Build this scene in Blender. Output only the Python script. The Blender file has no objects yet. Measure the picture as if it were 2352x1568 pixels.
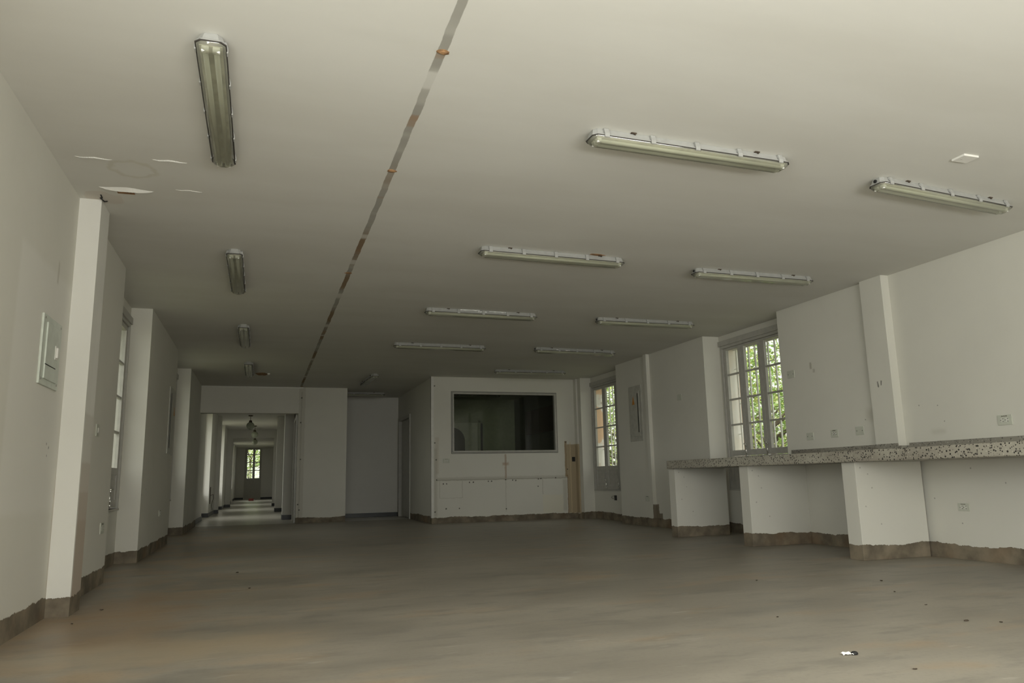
import bpy, bmesh, math, random
from mathutils import Vector, Matrix
random.seed(7)
SC = bpy.context.scene
C = SC.collection

# ---------------------------------------------------------------- camera
F_PX = 1736.125
YAW, PITCH, ROLL = (math.radians(a) for a in (18.3463, 10.2869, -1.2194))
cam_d = bpy.data.cameras.new('camera'); cam = bpy.data.objects.new('camera', cam_d); C.objects.link(cam)
cam_d.sensor_fit = 'HORIZONTAL'; cam_d.sensor_width = 36.0
cam_d.lens = 36.0 * F_PX / 2352.0
cam_d.clip_start = 0.05; cam_d.clip_end = 200
cy, sy, cp, sp, cr, sr = math.cos(YAW), math.sin(YAW), math.cos(PITCH), math.sin(PITCH), math.cos(ROLL), math.sin(ROLL)
fw = Vector((sy*cp, cy*cp, sp)); rt = Vector((cy, -sy, 0)); up = rt.cross(fw)
rr = cr*rt + sr*up; uu = -sr*rt + cr*up
M = Matrix((rr, uu, -fw)).transposed().to_4x4(); M.translation = Vector((0, 0, 0.745))
cam.matrix_world = M
SC.camera = cam

# ---------------------------------------------------------------- light and exposure
SC.view_settings.view_transform = 'Standard'; SC.view_settings.look = 'None'
SC.view_settings.exposure = 0.0; SC.view_settings.gamma = 1.0
SC.view_settings.use_curve_mapping = False
SC.cycles.max_bounces = 14; SC.cycles.diffuse_bounces = 8; SC.cycles.transparent_max_bounces = 16
SC.cycles.glossy_bounces = 3; SC.cycles.caustics_reflective = False; SC.cycles.caustics_refractive = False
SC.cycles.use_denoising = True
SC.cycles.sample_clamp_indirect = 6.0
w = bpy.data.worlds.new('overcast_sky'); SC.world = w; w.use_nodes = True
wn = w.node_tree; wn.nodes.clear()
wo = wn.nodes.new('ShaderNodeOutputWorld'); wb = wn.nodes.new('ShaderNodeBackground')
wt = wn.nodes.new('ShaderNodeTexCoord'); ws = wn.nodes.new('ShaderNodeSeparateXYZ'); wr = wn.nodes.new('ShaderNodeValToRGB')
wn.links.new(wt.outputs['Generated'], ws.inputs[0]); wn.links.new(ws.outputs[2], wr.inputs[0])
wr.color_ramp.elements[0].position = 0.0; wr.color_ramp.elements[0].color = (0.72, 0.73, 0.67, 1)
wr.color_ramp.elements[1].position = 0.8; wr.color_ramp.elements[1].color = (1.0, 1.0, 0.94, 1)
# the overcast sky is brighter on the left (-X) side of the building
wm = wn.nodes.new('ShaderNodeMapRange'); wn.links.new(ws.outputs[0], wm.inputs['Value'])
wm.inputs['From Min'].default_value = -1.0; wm.inputs['From Max'].default_value = 1.0; wm.inputs['To Min'].default_value = 2.3; wm.inputs['To Max'].default_value = 1.0
wv = wn.nodes.new('ShaderNodeVectorMath'); wv.operation = 'SCALE'
wn.links.new(wr.outputs[0], wv.inputs[0]); wn.links.new(wm.outputs['Result'], wv.inputs['Scale']); wn.links.new(wv.outputs[0], wb.inputs[0]); WORLD = 1.92; wb.inputs[1].default_value = WORLD
wn.links.new(wb.outputs[0], wo.inputs[0])

def portal(name, loc, rot, sx, sy_):
    l = bpy.data.lights.new(name, 'AREA'); l.shape = 'RECTANGLE'; l.size = sx; l.size_y = sy_
    l.cycles.is_portal = True
    o = bpy.data.objects.new(name, l); C.objects.link(o); o.location = loc; o.rotation_euler = rot
    return o
H90 = math.pi/2
# area lamps emit along local -Z
def daylight(name, loc, rot, sx, sy_, power, col):
    o = portal(name, loc, rot, sx, sy_); l = o.data; l.cycles.is_portal = False; l.energy = power; l.color = col
    return o
# area lamps added behind and beside the camera, standing in for daylight
P_UPFILL, P_REAR, P_LEFT, P_RIGHT = 1450.0, 124.0, 130.0, 1.0
daylight('upward_fill', (2.0, -4.3, -0.25), (math.pi, 0, 0), 7.0, 3.0, P_UPFILL, (1.0, 1.0, 0.98))  # added up-facing lamp brightening the near ceiling; no terrace is modelled
daylight('daylight_rear', (1.1, -2.40, 1.35), (H90, 0, 0), 3.8, 2.3, P_REAR, (1.0, 0.985, 0.925))
daylight('side_fill_left', (-1.10, 0.0, 1.35), (H90, 0, -H90), 2.4, 2.2, P_LEFT, (0.97, 1.0, 0.95))  # added fill lamp in the unseen left opening, brightens the right wall
daylight('side_fill_right', (5.60, 1.4, 1.5), (H90, 0, H90), 2.4, 1.9, P_RIGHT, (0.95, 1.0, 0.93))  # added weak fill lamp; the right wall has no opening here
for yc in (7.76, 12.07, 18.72, 24.6, 30.4, 37.0):
    portal('daylight_left', (-1.74, yc, 1.49), (H90, 0, -H90), 1.5, 1.9)
for yc in (7.96, 12.22):
    portal('daylight_right', (6.09, yc, 1.49), (H90, 0, H90), 1.5, 1.9)
portal('daylight_end', (-0.37, 41.3, 1.7), (-H90, 0, 0), 0.9, 1.6)

CEIL = 2.585
XL, XLb, XLc, XLd = -1.172, -1.158, -1.140, -1.112       # left wall faces, bay by bay
XR, XRN = 5.61, 5.645                                     # right wall faces
YF, YB = 15.22, 13.28                                     # far wall, panel wall

# ---------------------------------------------------------------- node helpers
class NT:
    def __init__(s, name):
        s.m = bpy.data.materials.new(name); s.m.use_nodes = True; s.t = s.m.node_tree
        s.t.nodes.clear(); s.out = s.n('ShaderNodeOutputMaterial')
    def n(s, k, **kw):
        x = s.t.nodes.new(k)
        for a, b in kw.items(): setattr(x, a, b)
        return x
    def l(s, a, b): s.t.links.new(a, b)
    def put(s, sock, v):
        if isinstance(v, bpy.types.NodeSocket): s.l(v, sock)
        elif isinstance(v, tuple) and len(v) == 3 and sock.type == 'RGBA': sock.default_value = (*v, 1)
        else: sock.default_value = v
    def math(s, op, a, b=0.0, c=None):
        x = s.n('ShaderNodeMath', operation=op); s.put(x.inputs[0], a); s.put(x.inputs[1], b)
        if c is not None: s.put(x.inputs[2], c)
        return x.outputs[0]
    def step(s, v, a, b):          # smooth 0->1 as v goes a->b (a may exceed b)
        x = s.n('ShaderNodeMapRange', interpolation_type='SMOOTHSTEP')
        s.put(x.inputs['Value'], v)
        if a <= b: lo, hi, o0, o1 = a, b, 0.0, 1.0
        else: lo, hi, o0, o1 = b, a, 1.0, 0.0
        x.inputs['From Min'].default_value = lo; x.inputs['From Max'].default_value = hi
        x.inputs['To Min'].default_value = o0; x.inputs['To Max'].default_value = o1
        return x.outputs['Result']
    def mix(s, f, a, b):
        x = s.n('ShaderNodeMix', data_type='RGBA'); s.put(x.inputs[0], f); s.put(x.inputs[6], a); s.put(x.inputs[7], b)
        return x.outputs[2]
    def noise(s, vec, scale, detail=3.0, rough=0.55):
        x = s.n('ShaderNodeTexNoise'); s.put(x.inputs['Vector'], vec)
        x.inputs['Scale'].default_value = scale; x.inputs['Detail'].default_value = detail; x.inputs['Roughness'].default_value = rough
        return x.outputs[0]
    def scale(s, vec, sc):
        x = s.n('ShaderNodeVectorMath', operation='MULTIPLY'); s.put(x.inputs[0], vec); x.inputs[1].default_value = sc
        return x.outputs[0]
    def pos(s):
        g = s.n('ShaderNodeNewGeometry'); q = s.n('ShaderNodeSeparateXYZ'); s.l(g.outputs['Position'], q.inputs[0])
        return g.outputs['Position'], q.outputs[0], q.outputs[1], q.outputs[2]
    def rect(s, u, v, u0, u1, v0, v1, e=0.006):
        a = s.math('MULTIPLY', s.step(u, u0-e, u0+e), s.step(u, u1+e, u1-e))
        b = s.math('MULTIPLY', s.step(v, v0-e, v0+e), s.step(v, v1+e, v1-e))
        return s.math('MULTIPLY', a, b)
    def bump(s, h, strength=0.2, dist=0.01):
        x = s.n('ShaderNodeBump'); s.put(x.inputs['Height'], h); x.inputs['Strength'].default_value = strength; x.inputs['Distance'].default_value = dist
        return x.outputs[0]
    def bsdf(s, col, rough=0.6, metal=0.0, spec=0.4, normal=None, trans=0.0, alpha=None):
        b = s.n('ShaderNodeBsdfPrincipled'); s.put(b.inputs['Base Color'], col); s.put(b.inputs['Roughness'], rough)
        b.inputs['Metallic'].default_value = metal; b.inputs['Specular IOR Level'].default_value = spec
        if normal is not None: s.l(normal, b.inputs['Normal'])
        s.l(b.outputs[0], s.out.inputs[0])
        return b

WHITE = (0.63, 0.618, 0.56)
CONC = (0.205, 0.172, 0.125)

def flat(name, col, rough=0.6, metal=0.0, spec=0.4, var=0.06, vs=14.0):
    t = NT(name); p, x, y, z = t.pos()
    n = t.noise(p, vs, 3)
    c = t.mix(t.step(n, 0.35, 0.7), tuple(min(1, v*(1+var)) for v in col), tuple(v*(1-var) for v in col))
    t.bsdf(c, rough, metal, spec)
    return t.m

def paint(name, axis, marks=(), skirt=0.12, base=WHITE, extra=None):
    """white wall paint ending in a ragged edge above a strip of bare render; marks = (u0,u1,z0,z1,colour,strength[,edge])"""
    t = NT(name); p, x, y, z = t.pos(); u = y if axis == 'Y' else x
    big = t.noise(p, 0.9, 4); fine = t.noise(p, 11, 4)
    col = t.mix(t.step(big, 0.35, 0.7), base, tuple(c*0.95 for c in base))
    col = t.mix(t.math('MULTIPLY', t.step(fine, 0.55, 0.75), 0.05), col, (0.5, 0.47, 0.38))
    wob = t.math('MULTIPLY', t.math('SUBTRACT', fine, 0.5), 0.03)
    ud = t.math('ADD', u, wob); zd = t.math('ADD', z, wob)
    for mk in marks:
        u0, u1, z0, z1, c, st = mk[:6]; e = mk[6] if len(mk) > 6 else 0.006
        m = t.math('MULTIPLY', t.rect(ud, zd, u0, u1, z0, z1, e), st)
        col = t.mix(m, col, c)
    h = fine
    if skirt:
        jag = t.math('ADD', t.noise(t.scale(p, (1, 1, 0.35)), 2.1, 8, 0.72), t.math('MULTIPLY', t.math('SUBTRACT', t.noise(t.scale(p, (1, 1, 0.5)), 26, 4, 0.7), 0.5), 0.22))
        zz = t.math('ADD', z, t.math('MULTIPLY', t.math('SUBTRACT', jag, 0.5), 0.11))
        m = t.step(zz, skirt+0.0015, skirt-0.0015)
        cn = t.noise(p, 5, 5)
        cc = t.mix(t.step(cn, 0.3, 0.72), tuple(c*0.55 for c in CONC), tuple(c*1.2 for c in CONC))
        cc = t.mix(t.math('MULTIPLY', t.step(t.noise(p, 1.7, 2), 0.5, 0.7), 0.45), cc, (0.23, 0.145, 0.08))
        col = t.mix(m, col, cc)
        h = t.math('SUBTRACT', t.math('MULTIPLY', fine, 0.12), t.math('MULTIPLY', m, 1.0))
        t.bsdf(col, 0.7, 0, 0.25, t.bump(h, 0.5, 0.006))
    else:
        t.bsdf(col, 0.7, 0, 0.25, t.bump(h, 0.06, 0.01))
    return t.m

DK = (0.06, 0.055, 0.045); GR = (0.36, 0.34, 0.28); OC = (0.25, 0.16, 0.065); OC2 = (0.32, 0.23, 0.11); RB = (0.42, 0.26, 0.16)
def dots(pts, r=0.012, c=DK, s=0.9): return [(u-r, u+r, z-r, z+r, c, s) for u, z in pts]

M = {}
M['left'] = paint('white_wall_paint_left', 'Y',
    [(4.2, 5.3, 0.62, 1.98, (0.69, 0.68, 0.64), 0.55, 0.03), (4.9, 4.93, 1.93, 2.06, GR, 0.5, 0.015),
     (5.26, 5.55, 0.0, 0.80, (0.40, 0.30, 0.22), 0.75, 0.05), (5.26, 5.6, 0.8, 1.2, (0.45, 0.40, 0.33), 0.35, 0.1),
     (5.33, 5.56, 1.2, 1.95, (0.69, 0.68, 0.64), 0.4, 0.03)]
    + dots([(4.98, 1.0), (5.03, 0.98), (5.0, 0.93), (8.9, 0.72), (8.62, 0.66)], 0.006), 0.12)
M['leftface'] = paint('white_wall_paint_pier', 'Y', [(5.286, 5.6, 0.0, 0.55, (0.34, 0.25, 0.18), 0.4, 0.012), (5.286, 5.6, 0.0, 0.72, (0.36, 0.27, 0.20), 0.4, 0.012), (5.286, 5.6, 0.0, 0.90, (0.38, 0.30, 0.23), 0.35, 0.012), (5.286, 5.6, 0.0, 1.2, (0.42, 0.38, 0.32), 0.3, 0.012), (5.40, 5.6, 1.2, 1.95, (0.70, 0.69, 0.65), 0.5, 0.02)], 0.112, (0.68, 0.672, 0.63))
M['right'] = paint('white_wall_paint_right', 'Y',
    [(10.18, 10.26, 0, 0.33, CONC, 0.95), (10.08, 10.2, 0, 0.2, CONC, 0.95), (6.66, 6.69, 1.84, 1.91, GR, 0.8, 0.008), (6.62, 6.65, 1.80, 1.84, GR, 0.6, 0.008),
     (5.7, 5.715, 1.53, 1.58, DK, 0.7, 0.003), (5.66, 5.675, 1.54, 1.59, DK, 0.7, 0.003),
     (5.82, 5.95, 1.23, 1.34, GR, 0.35, 0.04), (5.10, 5.25, 1.06, 1.09, GR, 0.35, 0.03)]
    + dots([(5.35, 1.32), (5.15, 1.30), (5.97, 1.24), (5.86, 1.16), (5.1, 1.16), (4.9, 0.75), (4.6, 0.63), (5.05, 0.3), (5.3, 0.5)], 0.0045), 0.12)
M['far'] = paint('white_wall_paint_far', 'X',
    [(0.66, 0.78, 0, CEIL, GR, 0.35, 0.01), (0.70, 0.72, 0.1, 2.5, (0.25, 0.22, 0.17), 0.35, 0.008)]
    + dots([(0.71, 2.38), (0.70, 1.9), (0.72, 1.2), (0.69, 0.35), (0.72, 0.25)], 0.012), 0.105)
bm_ = [(2.95, 5.46, 0.735, 0.755, (0.2, 0.18, 0.13), 0.6, 0.012), (2.95, 5.46, 0.755, 0.79, GR, 0.45, 0.02),
       (4.215, 4.25, 0.757, 1.19, (0.38, 0.28, 0.20), 0.7), (4.17, 4.29, 0.99, 1.04, (0.40, 0.28, 0.20), 0.7, 0.02),
       (4.22, 4.235, 0.16, 0.72, GR, 0.4), (3.0, 3.42, 0.43, 0.437, GR, 0.55, 0.004), (3.41, 3.42, 0.43, 0.73, GR, 0.55, 0.004), (3.0, 3.01, 0.43, 0.73, GR, 0.5, 0.004),
       (4.93, 4.945, 0.45, 0.73, GR, 0.5, 0.004), (4.94, 5.34, 0.12, 0.44, (0.66, 0.63, 0.52), 0.7, 0.02), (5.34, 5.42, 0.15, 0.72, GR, 0.4, 0.02),
       (5.395, 5.44, 0.76, 1.42, OC, 0.8), (5.44, 5.7, 0.1, 1.36, OC2, 0.75), (5.5, 5.515, 0.1, 1.4, (0.62, 0.5, 0.33), 0.6, 0.004), (5.43, 5.447, 0.1, 0.8, (0.2, 0.12, 0.06), 0.7, 0.004),
       (2.93, 2.99, 0.85, 1.5, (0.32, 0.22, 0.13), 0.2, 0.02), (2.9, 2.96, 0.12, 1.3, GR, 0.4, 0.02)]
bm_ += dots([(3.07, 0.68), (3.13, 0.68), (3.55, 0.70), (3.62, 0.70), (3.90, 0.71), (3.96, 0.71), (4.23, 0.735), (4.36, 0.72), (4.42, 0.715), (4.86, 0.735), (4.91, 0.74),
             (4.85, 0.60), (4.23, 0.215), (3.12, 0.25), (3.36, 0.25), (2.92, 2.42), (2.92, 1.4), (2.94, 1.1), (2.95, 0.75), (2.92, 0.2), (5.42, 1.4), (5.44, 0.9), (5.2, 0.75)], 0.011)
M['panelwall'] = paint('white_wall_paint_marked', 'X', bm_, 0.105)
M['plain'] = paint('white_wall_paint_plain', 'X', [], 0.0)
M['support'] = paint('white_counter_support_paint', 'X',
    dots([(5.0, 0.72), (5.03, 0.6), (4.95, 0.45), (5.1, 0.3), (4.93, 0.78)], 0.004), 0.125)
M['corr'] = paint('white_corridor_paint', 'Y', [], 0.0, (0.62, 0.61, 0.57))

# ceiling
t = NT('ceiling_paint'); p, x, y, z = t.pos()
big = t.noise(t.scale(p, (0.5, 1.6, 1)), 1.1, 5); fine = t.noise(p, 9, 3)
col = t.mix(t.step(big, 0.35, 0.68), (0.645, 0.638, 0.598), (0.61, 0.60, 0.557))
seg = t.noise(t.scale(p, (0.0, 1.0, 0.0)), 2.6, 2, 0.5)
seg2 = t.noise(t.scale(p, (0.0, 1.0, 0.0)), 1.1, 1, 0.5)
wob = t.math('MULTIPLY', t.math('SUBTRACT', t.noise(p, 6, 3), 0.5), 0.018)
xd = t.math('ADD', x, wob)
m = t.math('MULTIPLY', t.step(xd, 0.663, 0.667), t.step(xd, 0.708, 0.704))
m = t.math('MULTIPLY', m, t.step(y, 15.2, 15.1))
m = t.math('MULTIPLY', m, t.math('ADD', 0.25, t.math('MULTIPLY', t.step(seg, 0.36, 0.42), 0.75)))
brown = t.math('MULTIPLY', t.step(y, 4.0, 4.8), t.step(seg2, 0.42, 0.60))
sc_ = t.mix(t.step(seg, 0.42, 0.52), (0.42, 0.41, 0.37), (0.33, 0.32, 0.285))
sc_ = t.mix(brown, sc_, (0.23, 0.165, 0.105))
sc_ = t.mix(t.math('MULTIPLY', t.step(seg, 0.60, 0.66), 0.6), sc_, (0.30, 0.17, 0.08))
col = t.mix(m, col, sc_)
# faint joint and water stain near the left pier
st1 = t.n('ShaderNodeVectorMath', operation='DISTANCE'); t.l(p, st1.inputs[0]); st1.inputs[1].default_value = (-0.78, 4.68, CEIL)
dd = t.math('ADD', st1.outputs['Value'], t.math('MULTIPLY', t.math('SUBTRACT', t.noise(p, 12, 3), 0.5), 0.09))
ring = t.math('MULTIPLY', t.step(dd, 0.09, 0.115), t.step(dd, 0.15, 0.118))
col = t.mix(t.math('MULTIPLY', ring, 0.35), col, (0.46, 0.43, 0.32))
st2 = t.n('ShaderNodeVectorMath', operation='DISTANCE'); t.l(p, st2.inputs[0]); st2.inputs[1].default_value = (-1.03, 5.22, CEIL)
dd = t.math('ADD', st2.outputs['Value'], t.math('MULTIPLY', t.math('SUBTRACT', t.noise(p, 10, 3), 0.5), 0.12))
col = t.mix(t.math('MULTIPLY', t.step(dd, 0.12, 0.10), 0.22), col, (0.47, 0.34, 0.25))
h = t.math('SUBTRACT', t.math('MULTIPLY', fine, 0.1), m)
t.bsdf(col, 0.75, 0, 0.2, t.bump(h, 0.3, 0.003)); M['ceiling'] = t.m

# worn concrete floor
t = NT('worn_concrete_floor'); p, x, y, z = t.pos()
a = t.noise(t.scale(p, (0.45, 1.0, 1)), 1.3, 6, 0.6); b = t.noise(t.scale(p, (0.8, 2.2, 1)), 3.2, 6, 0.65); c = t.noise(p, 45, 3)
col = t.mix(t.step(a, 0.3, 0.7), (0.255, 0.232, 0.192), (0.355, 0.325, 0.272))
col = t.mix(t.math('MULTIPLY', t.step(b, 0.48, 0.68), 0.55), col, (0.205, 0.192, 0.166))
col = t.mix(t.math('MULTIPLY', t.step(t.noise(t.scale(p, (0.5, 1.3, 1)), 2.0, 4), 0.54, 0.70), 0.45), col, (0.40, 0.285, 0.17))
edge = t.math('MULTIPLY', t.step(x, 0.6, -0.9), t.step(t.noise(p, 2.3, 4), 0.42, 0.6))
col = t.mix(t.math('MULTIPLY', edge, 0.4), col, (0.42, 0.29, 0.16))
col = t.mix(t.math('MULTIPLY', t.step(c, 0.45, 0.75), 0.18), col, (0.18, 0.16, 0.13))
col = t.mix(t.math('MULTIPLY', t.step(t.noise(t.scale(p, (0.6, 2.5, 1)), 5, 3), 0.64, 0.72), 0.3), col, (0.52, 0.50, 0.45))
wx = t.math('ADD', x, t.math('MULTIPLY', t.math('SUBTRACT', t.noise(p, 2.2, 4), 0.5), 0.9)); wy = t.math('ADD', y, t.math('MULTIPLY', t.math('SUBTRACT', t.noise(t.scale(p, (1, 1.3, 1)), 2.7, 4), 0.5), 0.7))
col = t.mix(t.math('MULTIPLY', t.rect(wx, wy, -0.95, 0.25, 3.75, 4.25, 0.22), 0.55), col, (0.44, 0.36, 0.25))
col = t.mix(t.math('MULTIPLY', t.rect(wx, wy, -1.1, -0.45, 4.2, 5.9, 0.25), 0.45), col, (0.30, 0.19, 0.10))
col = t.mix(t.math('MULTIPLY', t.rect(wx, wy, -1.3, -0.2, 2.6, 3.45, 0.3), 0.45), col, (0.15, 0.15, 0.14))
t.bsdf(col, t.math('ADD', 0.28, t.math('MULTIPLY', a, 0.3)), 0, 0.4, t.bump(b, 0.15, 0.01)); M['floor'] = t.m

t = NT('polished_corridor_floor'); p, x, y, z = t.pos()
a = t.noise(p, 1.5, 4); v = t.n('ShaderNodeTexVoronoi'); t.l(p, v.inputs['Vector']); v.inputs['Scale'].default_value = 45
col = t.mix(t.step(a, 0.3, 0.7), (0.50, 0.48, 0.43), (0.40, 0.385, 0.34)); col = t.mix(t.step(v.outputs['Distance'], 0.22, 0.18), col, (0.30, 0.28, 0.25))
t.bsdf(col, 0.30, 0, 0.5); M['corrfloor'] = t.m

# terrazzo
t = NT('speckled_terrazzo'); p, x, y, z = t.pos()
v = t.n('ShaderNodeTexVoronoi'); t.l(t.scale(p, (1.0, 1.0, 1.0)), v.inputs['Vector']); v.inputs['Scale'].default_value = 68
q = t.n('ShaderNodeSeparateColor'); t.l(v.outputs['Color'], q.inputs[0])
thr = t.math('ADD', t.math('MULTIPLY', q.outputs[1], 0.40), 0.13)
chip = t.math('MULTIPLY', t.math('LESS_THAN', v.outputs['Distance'], thr), t.math('GREATER_THAN', q.outputs[0], 0.34))
light = t.math('MULTIPLY', t.math('LESS_THAN', v.outputs['Distance'], 0.35), t.math('LESS_THAN', q.outputs[0], 0.14))
dirt = t.noise(t.scale(p, (1, 0.6, 1)), 2.4, 4)
col = t.mix(t.step(dirt, 0.35, 0.65), (0.43, 0.41, 0.345), (0.30, 0.275, 0.23))
col = t.mix(light, col, (0.66, 0.64, 0.57)); col = t.mix(chip, col, (0.035, 0.032, 0.028))
t.bsdf(col, 0.45, 0, 0.4); M['terrazzo'] = t.m
M['terrazzo_dirty'] = t.m.copy(); M['terrazzo_dirty'].name = 'grey_dirty_terrazzo'
_nt = M['terrazzo_dirty'].node_tree; _b = [n for n in _nt.nodes if n.type == 'BSDF_PRINCIPLED'][0]
_h = _nt.nodes.new('ShaderNodeMix'); _h.data_type = 'RGBA'; _h.inputs[0].default_value = 0.6; _h.inputs[7].default_value = (0.17, 0.16, 0.14, 1)
_src = _b.inputs['Base Color'].links[0].from_socket; _nt.links.new(_src, _h.inputs[6]); _nt.links.new(_h.outputs[2], _b.inputs['Base Color'])

M['white'] = flat('white_gloss_paint', (0.64, 0.63, 0.59), 0.45, 0, 0.4, 0.03)
M['frame'] = flat('shaded_window_paint', (0.41, 0.40, 0.365), 0.5, 0, 0.4, 0.05)  # darkened so the shade on the room side sits in the paint
M['housing'] = flat('pale_grey_fitting_plastic', (0.36, 0.36, 0.345), 0.45, 0, 0.4, 0.05, 25)
M['gasket'] = flat('dark_gasket_rubber', (0.05, 0.045, 0.04), 0.7)
M['black'] = flat('matt_black', (0.012, 0.012, 0.012), 0.6)
M['skirting'] = flat('black_skirting', (0.018, 0.02, 0.02), 0.4)
M['chrome'] = flat('tarnished_chrome', (0.75, 0.74, 0.70), 0.2, 1.0)
M['steel'] = flat('dull_steel', (0.35, 0.33, 0.30), 0.4, 0.8)
M['ochre'] = flat('orange_warning_vinyl', (0.50, 0.21, 0.03), 0.5)
M['rust'] = flat('rusty_stain', (0.26, 0.15, 0.075), 0.8, 0, 0.2, 0.4, 40)
M['plaster'] = flat('torn_white_plaster', (0.70, 0.69, 0.65), 0.8, 0, 0.2, 0.02)
M['greenmetal'] = flat('painted_panel_metal', (0.52, 0.555, 0.495), 0.4, 0, 0.45, 0.06)
M['greymetal'] = flat('grey_panel_metal', (0.43, 0.425, 0.38), 0.4, 0, 0.4, 0.08)
M['plate'] = flat('ivory_plate_plastic', (0.50, 0.51, 0.44), 0.35, 0, 0.45, 0.04)
M['plate2'] = flat('ivory_socket_insert', (0.60, 0.60, 0.54), 0.35, 0, 0.45, 0.04)
M['tube'] = flat('milky_tube_glass', (0.86, 0.87, 0.80), 0.25, 0, 0.5, 0.03)
M['tray'] = flat('aged_reflector_tray', (0.52, 0.51, 0.43), 0.4, 0, 0.4, 0.2, 9)
M['bark'] = flat('tree_bark', (0.12, 0.09, 0.06), 0.9)
M['leaf1'] = flat('green_leaf', (0.22, 0.36, 0.07), 0.45, 0, 0.4, 0.35, 5)
M['leaf2'] = flat('yellow_green_leaf', (0.45, 0.50, 0.14), 0.45, 0, 0.4, 0.35, 5)
M['ground'] = flat('garden_soil', (0.20, 0.20, 0.12), 0.9, 0, 0.2, 0.3, 1.2)
M['bars'] = flat('white_grille_paint', (0.80, 0.79, 0.75), 0.5, 0, 0.4, 0.06)
M['scrap'] = flat('white_paper', (0.93, 0.93, 0.92), 0.7, 0, 0.2, 0.02)
M['debris'] = flat('dry_dark_litter', (0.07, 0.055, 0.04), 0.8, 0, 0.2, 0.3)
M['red'] = flat('dark_red_box', (0.13, 0.02, 0.015), 0.6)
M['globe'] = flat('grey_green_globe_glass', (0.26, 0.28, 0.22), 0.15, 0, 0.5, 0.1)
M['maroon'] = flat('dark_brown_board', (0.06, 0.03, 0.025), 0.6)
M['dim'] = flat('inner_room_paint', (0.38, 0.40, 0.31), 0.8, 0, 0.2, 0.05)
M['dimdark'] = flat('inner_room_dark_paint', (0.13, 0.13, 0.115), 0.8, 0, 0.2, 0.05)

t = NT('peach_and_white_render'); p, x, y, z = t.pos()
n1 = t.noise(p, 2.6, 5); n2 = t.noise(t.scale(p, (1, 1, 0.5)), 7, 4)
col = t.mix(t.step(n1, 0.46, 0.52), (0.92, 0.90, 0.86), (0.86, 0.58, 0.37))
col = t.mix(t.math('MULTIPLY', t.step(n2, 0.58, 0.66), 0.5), col, (0.55, 0.42, 0.33)); t.bsdf(col, 0.85, 0, 0.2); M['peach'] = t.m
t = NT('white_reveal_render'); p, x, y, z = t.pos()
n1 = t.noise(t.scale(p, (1, 1, 0.7)), 2.2, 5)
col = t.mix(t.step(n1, 0.40, 0.66), (0.94, 0.92, 0.88), (0.84, 0.73, 0.60))
col = t.mix(t.math('MULTIPLY', t.step(t.noise(p, 9, 4), 0.64, 0.70), 0.6), col, (0.3, 0.29, 0.25)); t.bsdf(col, 0.85, 0, 0.2); M['reveal'] = t.m

def clear(name, tint, dif, df, gl=0.06, rough=0.03):
    t = NT(name)
    a = t.n('ShaderNodeBsdfTransparent'); a.inputs[0].default_value = (*tint, 1)
    d = t.n('ShaderNodeBsdfDiffuse'); d.inputs[0].default_value = (*dif, 1)
    g = t.n('ShaderNodeBsdfGlossy'); g.inputs['Roughness'].default_value = rough; g.inputs[0].default_value = (1, 1, 1, 1)
    m1 = t.n('ShaderNodeMixShader'); m1.inputs[0].default_value = df; t.l(a.outputs[0], m1.inputs[1]); t.l(d.outputs[0], m1.inputs[2])
    fr = t.n('ShaderNodeLayerWeight'); fr.inputs['Blend'].default_value = 0.25
    m2 = t.n('ShaderNodeMixShader'); t.l(t.math('ADD', gl*0.4, t.math('MULTIPLY', fr.outputs['Fresnel'], gl*2)), m2.inputs[0])
    t.l(m1.outputs[0], m2.inputs[1]); t.l(g.outputs[0], m2.inputs[2]); t.l(m2.outputs[0], t.out.inputs[0])
    return t.m
M['glass'] = clear('window_glass', (0.97, 0.98, 0.97), (0.7, 0.7, 0.65), 0.02, 0.12)
M['innerglass'] = clear('inner_window_glass', (0.86, 0.88, 0.83), (0.3, 0.3, 0.27), 0.01, 0.05)
M['cover'] = clear('aged_clear_diffuser', (0.90, 0.91, 0.80), (0.42, 0.42, 0.34), 0.36, 0.28, 0.12)

# ---------------------------------------------------------------- mesh helpers
def bx(bm, x0, y0, z0, x1, y1, z1, bev=0.0, mi=0):
    x0, x1 = min(x0, x1), max(x0, x1); y0, y1 = min(y0, y1), max(y0, y1); z0, z1 = min(z0, z1), max(z0, z1)
    v = [bm.verts.new(q) for q in ((x0,y0,z0),(x1,y0,z0),(x1,y1,z0),(x0,y1,z0),(x0,y0,z1),(x1,y0,z1),(x1,y1,z1),(x0,y1,z1))]
    fs = [bm.faces.new([v[i] for i in f]) for f in ((0,3,2,1),(4,5,6,7),(0,1,5,4),(1,2,6,5),(2,3,7,6),(3,0,4,7))]
    for f in fs: f.material_index = mi
    if bev:
        es = {e for f in fs for e in f.edges}
        r = bmesh.ops.bevel(bm, geom=list(es), offset=bev, segments=2, affect='EDGES', profile=0.6)
        for f in r['faces']: f.material_index = mi
def tube(bm, p0, p1, r, n=10, r2=None, caps=True):
    p0, p1 = Vector(p0), Vector(p1); d = (p1-p0).normalized()
    a = d.orthogonal().normalized(); b = d.cross(a); r2 = r if r2 is None else r2
    A = [bm.verts.new(p0 + (a*math.cos(k*2*math.pi/n)+b*math.sin(k*2*math.pi/n))*r) for k in range(n)]
    B = [bm.verts.new(p1 + (a*math.cos(k*2*math.pi/n)+b*math.sin(k*2*math.pi/n))*r2) for k in range(n)]
    for k in range(n):
        f = bm.faces.new((A[k], A[(k+1)%n], B[(k+1)%n], B[k])); f.smooth = True
    if caps: bm.faces.new(A[::-1]); bm.faces.new(B)
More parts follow.
